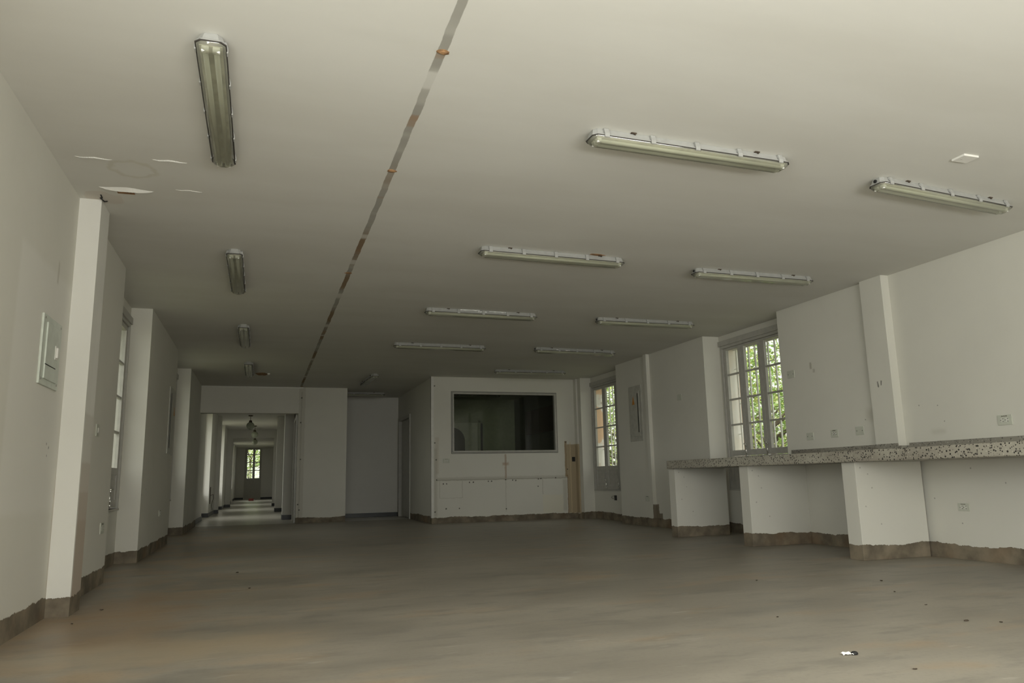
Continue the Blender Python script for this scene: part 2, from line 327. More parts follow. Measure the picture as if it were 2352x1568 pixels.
def lathe(bm, prof, c, n=20):
    rings = []
    for r, z in prof:
        rings.append([bm.verts.new((c[0]+r*math.cos(k*2*math.pi/n), c[1]+r*math.sin(k*2*math.pi/n), c[2]+z)) for k in range(n)])
    for A, B in zip(rings, rings[1:]):
        for k in range(n):
            f = bm.faces.new((A[k], A[(k+1)%n], B[(k+1)%n], B[k])); f.smooth = True
def polyline(bm, pts, r, n=6):
    for a, b in zip(pts, pts[1:]): tube(bm, a, b, r, n)
def obj(name, bm, mats, parent=None, loc=None):
    bmesh.ops.recalc_face_normals(bm, faces=bm.faces)
    me = bpy.data.meshes.new(name); bm.to_mesh(me); bm.free()
    for m in (mats if isinstance(mats, (list, tuple)) else [mats]): me.materials.append(m)
    o = bpy.data.objects.new(name, me); C.objects.link(o)
    if parent: o.parent = parent
    if loc: o.location = loc
    return o
def tag(o, label, cat, group=None, kind=None):
    o['label'] = label; o['category'] = cat
    if group: o['group'] = group
    if kind: o['kind'] = kind
    return o
def thing(name, label, cat, loc=(0,0,0), rz=0.0, group=None):
    o = bpy.data.objects.new(name, None); C.objects.link(o); o.location = loc; o.rotation_euler = (0,0,rz)
    o.empty_display_size = 0.1
    return tag(o, label, cat, group)
def struct(o, label=None, cat=None):
    o['kind'] = 'structure'
    if label: o['label'] = label
    if cat: o['category'] = cat
    return o
def NB(): return bmesh.new()
def copy_tree(o, parent=None):
    c = o.copy(); C.objects.link(c); c.parent = parent
    for ch in list(o.children): copy_tree(ch, c)
    return c

# ---------------------------------------------------------------- floor and ceiling
b = NB(); bx(b, -2.0, -2.6, -0.25, 6.0, YF+0.12, 0.0); struct(obj('floor', b, M['floor']), 'worn grey brown concrete floor of the long empty room', 'floor')
b = NB(); bx(b, -2.0, YF+0.12, -0.25, 3.2, 42.0, 0.0); bx(b, 2.8+0.4, YF+0.12, -0.25, 6.3, 17.6, 0.0)
struct(obj('floor_corridor', b, M['corrfloor']), 'polished pale floor running down the corridor beyond the far wall', 'floor')
b = NB(); bx(b, -1.9, -2.6, CEIL, 6.4, YF+0.001, 2.85); struct(obj('ceiling', b, M['ceiling']), 'white plaster ceiling with a long brown stained joint line', 'ceiling')
b = NB(); bx(b, -1.9, YF+0.001, CEIL, 3.2, 42.0, 2.85); bx(b, 3.2, YF+0.001, CEIL, 6.4, 17.6, 2.85)
struct(obj('ceiling_corridor', b, M['corr']), 'dim white ceiling of the corridor beyond the far wall', 'ceiling')

# ---------------------------------------------------------------- left wall: piers, recesses with window openings
XO = -1.75
WZ0, WZ1 = 0.54, 2.40
def wall_mat(bm, axis_face=None): pass
b = NB()
def seg(bm, y0, y1, x): bx(bm, XO, y0, 0, x, y1, CEIL)
def reces(bm, y0, y1, x, wy0, wy1, xo, z0=WZ0, z1=WZ1):
    bx(bm, xo, y0, 0, x, y1, z0); bx(bm, xo, y0, z1, x, y1, CEIL)
    bx(bm, xo, y0, z0, x, wy0, z1); bx(bm, xo, wy1, z0, x, y1, z1)
# a wide opening beside the camera (outside the view) then the wall
bx(b, XO, -2.6, 0, XL, -1.2, CEIL); bx(b, XO, 1.2, 0, XL, 5.26, CEIL); bx(b, XO, -1.2, 0, XL, 1.2, 0.2); bx(b, XO, -1.2, 2.5, XL, 1.2, CEIL)
seg(b, 5.26, 5.53, XL)
seg(b, 5.53, 6.96, XLb)
reces(b, 6.96, 8.56, -1.345, 7.0, 8.52, XO)
seg(b, 8.56, 11.19, XLc)
reces(b, 11.19, 12.97, -1.315, 11.25, 12.9, XO)
seg(b, 12.97, YF+0.2, XLd)
struct(obj('wall_left', b, M['left']), 'white left wall of the long room with piers and window recesses', 'wall')
b = NB(); bx(b, XL-0.02, 5.26, 0, -1.045, 5.53, CEIL)
struct(obj('wall_left_pier', b, [M['leftface']]), 'brightly lit white square pier projecting from the left wall', 'pier')
# ---------------------------------------------------------------- right wall
XE = 6.10
b = NB()
bx(b, XRN, -2.6, 0, XE, 5.54, CEIL)
bx(b, 5.553, 5.54, 0, XE, 5.81, CEIL)
bx(b, XR, 5.81, 0, XE, 7.17, CEIL)
def reces_r(bm, y0, y1, x, wy0, wy1, z0, z1):
    bx(bm, x, y0, 0, XE, y1, z0); bx(bm, x, y0, z1, XE, y1, CEIL)
    bx(bm, x, y0, z0, XE, wy0, z1); bx(bm, x, wy1, z0, XE, y1, z1)
reces_r(b, 7.17, 8.74, 5.86, 7.2, 8.70, WZ0, 2.44)
bx(b, XR, 8.74, 0, XE, 11.42, CEIL)
reces_r(b, 11.42, 13.02, 5.86, 11.45, 12.99, 0.52, 2.42)
bx(b, 5.645, 13.02, 0, XE, 13.40, CEIL)
struct(obj('wall_right', b, M['right']), 'white right wall of the long room with window recesses', 'wall')
b = NB(); bx(b, 5.553, 10.25, 0.0, XR+0.01, 10.33, CEIL); bx(b, 5.575, 10.33, 0, XR+0.01, 10.40, CEIL)
struct(obj('trim_1', b, M['right']), 'narrow white vertical boxing strip on the right wall', 'trim')

# ---------------------------------------------------------------- panel wall with the inner window, alcove side wall
GX0, GX1, GZ0, GZ1 = 3.232, 5.250, 1.218, 2.314
b = NB(); T = 0.12
bx(b, 2.865, YB, 0, GX0, YB+T, CEIL); bx(b, GX1, YB, 0, 5.645, YB+T, CEIL)
bx(b, GX0, YB, 0, GX1, YB+T, GZ0); bx(b, GX0, YB, GZ1, GX1, YB+T, CEIL)
struct(obj('wall_panel', b, M['panelwall']), 'marked white wall holding the wide dark inner window', 'wall')
b = NB(); bx(b, 2.872, YB+T, 0, 3.0, 15.36, CEIL); bx(b, 2.872, 15.36, 2.10, 3.0, 16.70, CEIL); bx(b, 2.872, 16.70, 0, 3.0, 16.83, CEIL)
struct(obj('wall_alcove_right', b, M['right']), 'white side wall of the dim alcove with a doorway', 'wall')
b = NB(); bx(b, 0.80, 16.83, 0, 3.2, 17.0, CEIL)
struct(obj('wall_alcove_back', b, M['corr']), 'plain shaded back wall of the alcove', 'wall')
b = NB(); bx(b, 0.81, 16.815, 0, 2.872, 16.83, 0.085); struct(obj('baseboard_alcove', b, M['skirting']), 'black skirting at the foot of the alcove back wall', 'skirting')
b = NB(); bx(b, 2.852, YB-0.012, 0.10, 2.90, YB+0.02, CEIL); bx(b, 2.852, YB, 0.10, 2.88, YB+0.05, CEIL)
struct(obj('trim_2', b, M['white']), 'thin white corner strip at the left edge of the panel wall', 'trim')
b = NB(); bx(b, 5.613, 13.16, 0, 5.66, 13.29, CEIL)
struct(obj('wall_corner', b, M['panelwall']), 'ochre stained boxed corner to the right of the panel wall', 'wall')

# far wall: pier and header over the corridor mouth
HZ = 2.078
b = NB(); bx(b, 0.655, YF, 0, 1.58, YF+0.2, CEIL); bx(b, XLd, YF, HZ, 0.655, YF+0.2, CEIL)
struct(obj('wall_far', b, M['far']), 'white far wall with header above the corridor opening', 'wall')
b = NB(); bx(b, XLd, YF-0.015, CEIL-0.022, 0.735, YF, CEIL)
struct(obj('trim_3', b, M['white']), 'thin ceiling bead above the corridor header', 'trim')
# room behind the camera
b = NB(); bx(b, XL, -2.6, 0, 6.3, -2.45, 0.15); bx(b, XL, -2.6, 2.5, 6.3, -2.45, CEIL); bx(b, XL, -2.6, 0.15, -0.9, -2.45, 2.5); bx(b, 4.95, -2.6, 0.15, XRN, -2.45, 2.5)
for xx in (1.0, 3.0): bx(b, xx-0.06, -2.6, 0.15, xx+0.06, -2.45, 2.5)
struct(obj('wall_rear', b, M['plain']), 'white wall behind the camera with large openings to daylight', 'wall')

# ---------------------------------------------------------------- corridor
b = NB()
def cl(y0, y1, x): bx(b, XO, y0, 0, x, y1, CEIL)
cl(YF+0.2, 17.9, -1.18)
reces(b, 17.9, 19.6, -1.30, 18.0, 19.55, XO)
cl(19.6, 22.0, -1.15); cl(22.0, 22.4, -1.055); cl(22.4, 23.7, -1.15)
reces(b, 23.7, 25.4, -1.28, 23.8, 25.35, XO)
cl(25.4, 27.5, -1.11); bx(b, XO, 27.5, 0, -0.945, 27.8, CEIL); cl(27.8, 29.5, -1.11); reces(b, 29.5, 31.2, -1.24, 29.6, 31.1, XO); cl(31.2, 33.3, -1.11)
cl(33.3, 36.1, -1.2); reces(b, 36.1, 37.9, -1.25, 36.2, 37.8, XO); cl(37.9, 41.3, -1.2)
struct(obj('wall_corridor_left', b, M['corr']), 'left corridor wall with white piers lit by side windows', 'wall')
b = NB()
bx(b, 0.655, YF+0.2, 2.02, 0.80, 16.9, CEIL); bx(b, 0.655, 16.5, 0, 0.80, 17.0, CEIL)
bx(b, 0.462, 17.0, 0, 0.80, 17.5, CEIL)
bx(b, 0.60, 17.5, 0, 0.80, 22.0, CEIL); bx(b, 0.40, 22.0, 0, 0.80, 22.6, CEIL); bx(b, 0.55, 22.6, 0, 0.80, 27.5, CEIL); bx(b, 0.40, 27.5, 0, 0.80, 27.8, CEIL)
bx(b, 0.55, 27.8, 0, 0.80, 33.3, CEIL); bx(b, 0.62, 33.3, 0, 0.80, 41.3, CEIL)
struct(obj('wall_corridor_right', b, M['corr']), 'right corridor wall with shallow white piers', 'wall')
b = NB(); bx(b, -0.945, 27.5, 2.31, 0.40, 27.8, CEIL)
struct(obj('wall_corridor_portal', b, M['corr']), 'beam over the inner corridor doorway', 'wall')
DX0, DX1 = -0.78, 0.03
b = NB(); bx(b, XO, 41.0, 0, DX0, 41.25, CEIL); bx(b, DX1, 41.0, 0, 0.80, 41.25, CEIL); bx(b, DX0, 41.0, 2.53, DX1, 41.25, CEIL)
struct(obj('wall_corridor_end', b, M['corr']), 'end wall of the corridor around the glazed double door', 'wall')
b = NB()
for (x0, y0, x1, y1) in ((-1.18, YF+0.2, -1.165, 17.9), (-1.30, 19.585, -1.145, 19.6), (-1.15, 19.6, -1.14, 22.0), (-1.15, 21.985, -1.055, 22.0), (-1.055, 22.0, -1.045, 22.4), (-1.15, 22.4, -1.14, 23.7), (-1.28, 25.385, -1.10, 25.4), (-1.11, 25.4, -1.10, 27.5), (-1.11, 27.485, -0.935, 27.5), (-0.945, 27.5, -0.935, 27.8), (-1.11, 27.8, -1.10, 29.5), (-1.24, 31.185, -1.10, 31.2), (-1.11, 31.2, -1.10, 33.3), (-1.2, 33.3, -1.19, 36.1), (-1.2, 37.9, -1.19, 41.0),
                         (0.455, 16.985, 0.655, 17.0), (0.452, 17.0, 0.462, 17.5), (0.59, 17.5, 0.60, 22.0), (0.395, 21.985, 0.6, 22.0), (0.39, 22.0, 0.40, 22.6), (0.54, 22.6, 0.55, 27.5), (0.39, 27.485, 0.55, 27.5), (0.39, 27.5, 0.40, 27.8), (0.54, 27.8, 0.55, 33.3), (0.03, 40.985, 0.62, 41.0), (-1.19, 40.985, -0.80, 41.0)):
    bx(b, x0, y0, 0, x1, y1, 0.095)
struct(obj('baseboard_corridor', b, M['skirting']), 'black skirting along the corridor walls', 'skirting')

# inner room behind the panel wall
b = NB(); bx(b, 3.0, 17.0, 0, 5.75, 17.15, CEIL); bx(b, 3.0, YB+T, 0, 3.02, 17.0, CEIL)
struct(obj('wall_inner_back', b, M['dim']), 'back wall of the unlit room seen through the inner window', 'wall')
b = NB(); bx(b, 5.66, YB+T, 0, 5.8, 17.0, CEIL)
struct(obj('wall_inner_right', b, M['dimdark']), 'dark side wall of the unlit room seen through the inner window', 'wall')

# ---------------------------------------------------------------- inner window and doors
wd = struct(thing('window_inner', 'wide dark inner window with double white frame in panel wall', 'window'))
b = NB()
for k, (o_, d_, w_) in enumerate(((0.0, -0.012, 0.012), (0.016, -0.018, 0.026))):
    a0, a1, c0, c1 = GX0+o_-0.004, GX1-o_+0.004, GZ0+o_-0.004, GZ1-o_+0.004
    bx(b, a0, YB+d_, c0, a0+w_, YB+0.06, c1, 0.002); bx(b, a1-w_, YB+d_, c0, a1, YB+0.06, c1, 0.002)
    bx(b, a0+w_, YB+d_, c0, a1-w_, YB+0.06, c0+w_, 0.002); bx(b, a0+w_, YB+d_, c1-w_, a1-w_, YB+0.06, c1, 0.002)
obj('window_frame', b, M['frame'], wd)
b = NB()
for q in ((GX0-0.012, GZ0-0.012, GX1+0.012, GZ0-0.006), (GX0-0.012, GZ1+0.006, GX1+0.012, GZ1+0.012), (GX0-0.012, GZ0-0.006, GX0-0.006, GZ1+0.006), (GX1+0.006, GZ0-0.006, GX1+0.012, GZ1+0.006)):
    bx(b, q[0], YB-0.004, q[1], q[2], YB+0.001, q[3])
obj('outer_seal', b, M['gasket'], wd)
b = NB(); bx(b, GX0+0.035, YB+0.03, GZ0+0.035, GX1-0.035, YB+0.036, GZ1-0.035); obj('glass', b, M['innerglass'], wd)

# things in the inner room
dr = struct(thing('door_inner', 'pale door and frame in the dark inner room', 'door'))
b = NB(); bx(b, 4.0, 16.93, 0, 4.06, 17.0, 2.10); bx(b, 4.74, 16.93, 0, 4.80, 17.0, 2.10); bx(b, 4.0, 16.93, 2.04, 4.80, 17.0, 2.10); obj('door_frame', b, M['dim'], dr)
b = NB(); bx(b, 4.80, 16.985, 0, 4.87, 16.999, 2.03); obj('door_gap_shade', b, M['black'], dr)  # black strip painting the shade of the gap beside the door
b = NB(); bx(b, 4.06, 16.96, 0.0, 4.74, 16.99, 2.04); obj('door_leaf', b, flat('inner_door_paint', (0.62, 0.62, 0.54), 0.6), dr)
b = NB(); vs = []
for k in range(13):
    a = math.pi*k/12; vs.append((4.13+0.29*math.cos(a), 1.62+0.30*math.sin(a)))
vs = [(4.42, 0.0)] + vs + [(3.84, 0.0)]
lo = [b.verts.new((x_, 16.90, z_)) for x_, z_ in vs]; hi = [b.verts.new((x_, 16.955, z_)) for x_, z_ in vs]
b.faces.new(lo); b.faces.new(hi[::-1])
for k in range(len(vs)): b.faces.new((lo[k], lo[(k+1) % len(vs)], hi[(k+1) % len(vs)], hi[k]))
tag(obj('arched_shape', b, M['black']), 'dark round-topped shape before the pale inner room door', 'board')  # flat black arch-topped panel in front of the inner door
b = NB(); bx(b, 5.635, 14.35, 1.70, 5.66, 16.15, 2.22, 0.004)
tag(obj('wall_board', b, M['maroon']), 'dark brown board on the side wall of the unlit inner room', 'board')

dr = struct(thing('door_1', 'white door frame with closed leaf in the alcove side wall', 'door'))
b = NB(); bx(b, 2.850, 15.36, 0, 3.0, 15.44, 2.10, 0.004); bx(b, 2.850, 16.62, 0, 3.0, 16.70, 2.10, 0.004); bx(b, 2.850, 15.44, 2.03, 3.0, 16.62, 2.10, 0.004); obj('door_frame', b, M['frame'], dr)
b = NB(); bx(b, 2.92, 15.44, 0.01, 2.96, 16.62, 2.03); obj('door_leaf', b, M['greymetal'], dr)

dr = struct(thing('door_2', 'open doorway frame just inside the corridor on the right', 'door'))
b = NB(); bx(b, 0.628, 15.43, 0, 0.69, 15.50, 2.06, 0.004); bx(b, 0.628, 16.43, 0, 0.69, 16.5, 2.06, 0.004); bx(b, 0.628, 15.50, 1.99, 0.69, 16.43, 2.06, 0.004); obj('door_frame', b, M['white'], dr)
b = NB(); bx(b, 0.68, 15.50, 0.01, 0.72, 16.43, 1.99); obj('door_leaf', b, M['frame'], dr)
b = NB(); bx(b, 0.615, 15.445, 1.02, 0.628, 15.49, 1.13, 0.002)
tag(obj('light_switch', b, M['white']), 'small white switch plate on the doorway frame inside the corridor', 'switch')

# glazed double door at the corridor end
dr = struct(thing('door_3', 'glazed double door closing the far end of the corridor', 'door'))
b = NB(); bx(b, DX0, 40.97, 0, DX0+0.06, 41.05, 2.53); bx(b, DX1-0.05, 40.97, 0, DX1, 41.05, 2.53); bx(b, DX0+0.06, 40.97, 2.49, DX1-0.05, 41.05, 2.53); obj('door_frame', b, M['frame'], dr)
for (x0, x1) in ((-0.722, -0.346), (-0.346, -0.018)):
    b = NB()
    bx(b, x0, 41.0, 0.0, x0+0.06, 41.04, 2.49); bx(b, x1-0.05, 41.0, 0.0, x1, 41.04, 2.49)
    for z0, z1 in ((0.0, 1.05), (1.42, 1.46), (1.82, 1.86), (2.22, 2.26), (2.47, 2.49)): bx(b, x0+0.06, 41.0, z0, x1-0.05, 41.04, z1)
    for s0, s1, q0, q1 in ((x0+0.07, x1-0.06, 0.67, 0.685), (x0+0.07, x1-0.06, 0.95, 0.965)): bx(b, s0, 40.99, q0, s1, 41.0, q1)
    lf = obj('door_leaf', b, M['frame'], dr)
    b = NB(); bx(b, x0+0.06, 41.018, 1.05, x1-0.05, 41.024, 2.47); obj('glass', b, M['glass'], lf)
b = NB(); bx(b, -0.36, 40.98, 0.70, -0.34, 41.0, 0.95); obj('bolt', b, M['steel'], dr)

# ---------------------------------------------------------------- casement windows
def casement(name, label, side, xw, leaves, yj, z0, zs, zp0, zt, ztop, rows, bolts, boltz, panel=True):
    """side +1: wall at +X, sash faces -X.  leaves: list of (y_far, y_near). z0 opening bottom, zs sash bottom, zp0 first pane, zt last pane top, ztop frame top"""
    s = side
    w_ = struct(thing(name, label, 'window'))
    ya, yb = yj
    b = NB(); fx0, fx1 = xw, xw+s*0.07
    bx(b, fx0-s*0.015, ya, z0, fx1, ya+0.035, ztop, 0.003); bx(b, fx0-s*0.015, yb-0.035, z0, fx1, yb, ztop, 0.003)
    bx(b, fx0-s*0.015, ya+0.035, ztop-0.035, fx1, yb-0.035, ztop, 0.003); bx(b, fx0-s*0.022, ya, z0-0.02, fx1, yb, z0, 0.003)
    bx(b, fx0-s*0.03, ya-0.02, ztop+0.0, fx0+s*0.001, yb+0.02, ztop+0.07, 0.004)
    obj('window_frame', b, M['frame'], w_)
    for i, (y1, y0) in enumerate(leaves):
        b = NB(); X0, X1 = xw+s*0.004, xw+s*0.044; st = 0.062
        y0_, y1_ = y0+0.003, y1-0.003
        bx(b, X0, y0_, zs, X1, y0_+st, ztop-0.037, 0.003); bx(b, X0, y1_-st, zs, X1, y1_, ztop-0.037, 0.003)
        bx(b, X0, y0_+st, zt, X1, y1_-st, ztop-0.037, 0.003)
        if zp0-zs > 0.2:
            bx(b, X0, y0_+st, zs, X1, y1_-st, zs+0.07, 0.003); bx(b, X0, y0_+st, zp0-0.07, X1, y1_-st, zp0, 0.003)
            bx(b, X0+s*0.012, y0_+st, zs+0.07, X1-s*0.01, y1_-st, zp0-0.07)
            bx(b, X0+s*0.004, y0_+st+0.04, zs+0.11, X0+s*0.014, y1_-st-0.04, zp0-0.11, 0.003)
        else:
            bx(b, X0, y0_+st, zs, X1, y1_-st, zp0, 0.003)
        for k in range(1, rows):
            zz = zp0+(zt-zp0)*k/rows; bx(b, X0+s*0.006, y0_+st, zz-0.011, X1-s*0.004, y1_-st, zz+0.011)
        sh = obj('sash', b, M['frame'], w_)
        b = NB(); bx(b, xw+s*0.024, y0_+st, zp0, xw+s*0.028, y1_-st, zt); obj('glass', b, M['glass'], sh)
    if panel:
        b = NB(); bx(b, xw+s*0.004, ya+0.035, z0, xw+s*0.03, yb-0.035, zs-0.004)
        for (y1, y0) in leaves:
            bx(b, xw-s*0.004, y0+0.06, z0+0.07, xw+s*0.004, y1-0.06, z0+0.09); bx(b, xw-s*0.004, y0+0.06, zs-0.10, xw+s*0.004, y1-0.06, zs-0.08)
            bx(b, xw-s*0.004, y0+0.06, z0+0.07, xw+s*0.004, y0+0.075, zs-0.08); bx(b, xw-s*0.004, y1-0.075, z0+0.07, xw+s*0.004, y1-0.06, zs-0.08)
        obj('lower_panel', b, M['frame'], w_)
    for yb_ in bolts:
        b = NB(); L = 0.16
        tube(b, (xw-s*0.018, yb_, boltz), (xw-s*0.018, yb_, boltz+L), 0.005, 8)
        for zz in (boltz+0.01, boltz+0.05, boltz+L-0.02): bx(b, xw-s*0.026, yb_-0.011, zz, xw+s*0.004, yb_+0.011, zz+0.014, 0.002)
        tube(b, (xw-s*0.018, yb_, boltz+L), (xw-s*0.035, yb_+0.02, boltz+L+0.008), 0.008, 8)
        obj('bolt', b, M['chrome'], w_)
    return w_
casement('window_1', 'tall white casement window above the terrazzo counter, right wall', 1, 5.862,
         [(8.665, 8.275), (8.275, 7.858), (7.858, 7.40)], (7.2, 8.70), 0.56, 0.975, 1.048, 2.375, 2.44, 4, [8.275, 7.845], 0.955)
casement('window_2', 'narrow looking casement window at the far end of the right wall', 1, 5.862,
         [(12.95, 12.48), (12.48, 11.975), (11.975, 11.485)], (11.45, 12.99), 0.52, 0.5205, 0.935, 2.335, 2.42, 4, [12.48, 11.975], 0.535, False)
casement('window_3', 'casement window seen edge-on between two left wall piers', -1, -1.347,
         [(8.485, 8.0), (8.0, 7.52), (7.52, 7.035)], (7.0, 8.52), 0.54, 0.55, 0.93, 2.315, 2.40, 4, [8.0], 0.56, False)
casement('window_4', 'hidden casement window in the second left wall recess', -1, -1.317,
         [(12.865, 12.35), (12.35, 11.8), (11.8, 11.285)], (11.25, 12.90), 0.54, 0.55, 0.93, 2.315, 2.40, 4, [12.35], 0.56, False)

# exterior reveals of the two right-hand windows and their grilles
def quoins(y, name_label, m0='reveal'):
    b = NB()
    bx(b, 5.935, y-0.012, 0.3, 6.075, y+0.03, 2.6, 0, 0)
    z_ = 0.3; k = 0
    while z_ < 2.6:
        bx(b, 6.085, y-(0.03 if k % 2 else 0.022), z_, 6.16, y+0.03, min(z_+0.335, 2.62), 0.006, 1); z_ += 0.35; k += 1
    return struct(obj('trim_4', b, [M[m0], M['peach']]), name_label, 'masonry')
quoins(8.70, 'white and peach rendered reveal outside the window above the counter')
quoins(12.99, 'peach rendered reveal outside the far window of the right wall', 'peach')
def grille(y0, y1, z0, z1, label):
    b = NB(); x_ = 6.045; n = int((y1-y0)/0.135)
    for k in range(n+1):
        yy = y0+0.071+k*0.135
        bx(b, x_-0.009, yy-0.009, z0, x_+0.009, yy+0.009, z1, 0.002)
        for q, zz in enumerate((0.75, 1.15, 1.62, 2.02)):
            if (k+q) % 2: bx(b, x_-0.005, yy+0.009, z0+zz-0.5+0.07*(k % 3), x_+0.005, yy+0.126, z0+zz-0.49+0.07*(k % 3))
    bx(b, x_-0.012, y0, z0+0.02, x_+0.012, y1, z0+0.045); bx(b, x_-0.012, y0, z1-0.05, x_+0.012, y1, z1-0.025)
    return tag(obj('window_grille', b, M['bars']), label, 'grille')
grille(7.2, 8.68, 0.54, 2.44, 'white vertical bar grille outside the window above the counter')
grille(11.45, 12.95, 0.52, 2.42, 'white vertical bar grille outside the far window of the right wall')

# ---------------------------------------------------------------- terrazzo counter on masonry supports
b = NB()
XC0 = 4.80; Y0c, Y1c = 1.6, 8.47
# counter slab with rounded front edge, length along Y, stepped round the pier
bx(b, XC0, Y0c, 0.825, 5.552, Y1c, 0.922, 0.010); bx(b, 5.545, Y0c, 0.825, XRN-0.001, 5.539, 0.922); bx(b, 5.545, 5.811, 0.825, XR-0.001, Y1c-0.004, 0.922)
cn = thing('counter', 'long speckled terrazzo counter slab along the right wall', 'counter')
obj('slab', b, M['terrazzo'], cn)
b = NB()
def cove(bm, x, y0, y1, h=0.075, d=0.03):
    pr = [(x, 0.918), (x-d, 0.918), (x-d*0.55, 0.932), (x-d*0.28, 0.955), (x-0.006, 0.918+h), (x, 0.918+h)]
    A = [bm.verts.new((a, y0, c)) for a, c in pr]; B = [bm.verts.new((a, y1, c)) for a, c in pr]
    for k in range(len(pr)): bm.faces.new((A[k], A[(k+1) % len(pr)], B[(k+1) % len(pr)], B[k]))
    bm.faces.new(A[::-1]); bm.faces.new(B)
cove(b, XRN-0.002, Y0c, 5.50); cove(b, 5.551, 5.54, 5.81); cove(b, XR-0.002, 5.81, 7.10)
bx(b, 5.553, 5.512, 0.918, XRN, 5.541, 0.97)
obj('cove_upstand', b, M['terrazzo_dirty'], cn)['label'] = 'dirt-greyed terrazzo upstand'
def support(y0, y1, label, xe):
    b = NB(); bx(b, 4.872, y0, 0, xe, y1, 0.8248, 0.004)
    return tag(obj('counter_support', b, M['support']), label, 'counter support')
support(8.405, 8.55, 'white masonry counter support farthest from the camera', XR)
support(6.90, 7.055, 'white masonry counter support in the middle, beneath the window edge', XR)
support(5.365, 5.525, 'white masonry counter support nearest the camera, in line with the pier', 5.60)

# ---------------------------------------------------------------- ceiling light fittings
def make_fitting(L=1.285, gland=False):
    root = thing('ceiling_light', 'x', 'light fitting')
    hw, tw, h, d = 0.060, 0.040, 0.042, 0.034; R = L/2
    b = NB()
    # housing: outline with chamfered ends, narrow on the ceiling side, wider at the gasket
    def outline(w, r, ch): return [(-r, -w+ch), (-r+ch, -w), (r-ch, -w), (r, -w+ch), (r, w-ch), (r-ch, w), (-r+ch, w), (-r, w-ch)]
    lv = [(tw, R-0.013, 0.018, 0.0), (tw+0.004, R-0.010, 0.018, -0.006), (hw-0.006, R-0.004, 0.022, -h+0.010), (hw, R, 0.022, -h+0.006), (hw, R, 0.022, -h)]
    rings = [[b.verts.new((x_, y_, z_)) for x_, y_ in outline(w_, r_, c_)] for w_, r_, c_, z_ in lv]
    for A, B in zip(rings, rings[1:]):
        for k in range(8): b.faces.new((A[k], A[(k+1) % 8], B[(k+1) % 8], B[k]))
    b.faces.new(rings[0]); b.faces.new(rings[-1][::-1])
    obj('housing', b, M['housing'], root)
    b = NB(); rg = [[b.verts.new((x_, y_, z_)) for x_, y_ in outline(hw+0.0025, R+0.0025, 0.022)] for z_ in (-h+0.001, -h-0.004)]
    for k in range(8): b.faces.new((rg[0][k], rg[0][(k+1) % 8], rg[1][(k+1) % 8], rg[1][k]))
    b.faces.new(rg[0]); b.faces.new(rg[1][::-1])
    obj('gasket', b, M['gasket'], root)
    # clear cover
    b = NB(); lv = [(hw-0.002, R-0.002, 0.022, -h-0.004), (hw-0.004, R-0.005, 0.022, -h-0.012), (hw-0.012, R-0.016, 0.024, -h-0.024), (hw-0.028, R-0.034, 0.020, -h-d), ]
    rings = [[b.verts.new((x_, y_, z_)) for x_, y_ in outline(w_, r_, c_)] for w_, r_, c_, z_ in lv]
    for A, B in zip(rings, rings[1:]):
        for k in range(8):
            f = b.faces.new((A[k], A[(k+1) % 8], B[(k+1) % 8], B[k])); f.smooth = True
    b.faces.new(rings[-1][::-1])
    cv = obj('diffuser_cover', b, M['cover'], root)
    b = NB(); bx(b, -R+0.03, -0.046, -h-0.007, R-0.03, 0.046, -h-0.0042); obj('reflector_tray', b, M['tray'], root)
    for s in (-1, 1):
        b = NB(); tube(b, (-R+0.055, s*0.022, -h-0.0195), (R-0.055, s*0.022, -h-0.0195), 0.0115, 12)
        tb = obj('tube', b, M['tube'], root)
        b = NB(); bx(b, -R+0.03, s*0.022-0.015, -h-0.030, -R+0.056, s*0.022+0.015, -h-0.007, 0.004); obj('lamp_holder', b, M['scrap'], tb)
        b = NB(); bx(b, R-0.056, s*0.022-0.015, -h-0.030, R-0.03, s*0.022+0.015, -h-0.007, 0.004); obj('lamp_holder', b, M['scrap'], tb)
    for k in range(5):
        for s in (-1, 1):
            xx = -R+0.075+k*(L-0.15)/4
            b = NB(); y1_ = s*(hw+0.007); y0_ = s*(tw+0.010)
            pr = [(y0_, -0.004), (y0_+s*0.008, -0.003), (y1_, -h+0.010), (y1_, -h-0.010), (y1_-s*0.006, -h-0.012), (y1_-s*0.007, -h+0.010), (y0_-s*0.004, -0.010)]
            A = [b.verts.new((xx-0.014, a, c)) for a, c in pr]; B = [b.verts.new((xx+0.014, a, c)) for a, c in pr]
            for q in range(len(pr)): b.faces.new((A[q], A[(q+1) % len(pr)], B[(q+1) % len(pr)], B[q]))
            b.faces.new(A[::-1]); b.faces.new(B)
            obj('clip', b, M['housing'], root)
    for xx in (-R*0.62, R*0.64):
        for s in (-1, 1):
            b = NB(); bx(b, xx-0.016, s*(tw-0.004), -0.006, xx+0.016, s*(tw+0.018), -0.0005, 0.001); bx(b, xx+0.004, s*(tw+0.004), -0.011, xx+0.013, s*(tw+0.014), -0.004)
            obj('fixing_bracket', b, M['debris'], root)
    if gland:
        b = NB(); tube(b, (-R+0.010, 0.0, -0.022), (-R-0.002, 0.0, -0.022), 0.011, 14); obj('cable_gland', b, M['black'], root)
    return root
fa = make_fitting(); fb = make_fitting(gland=True)
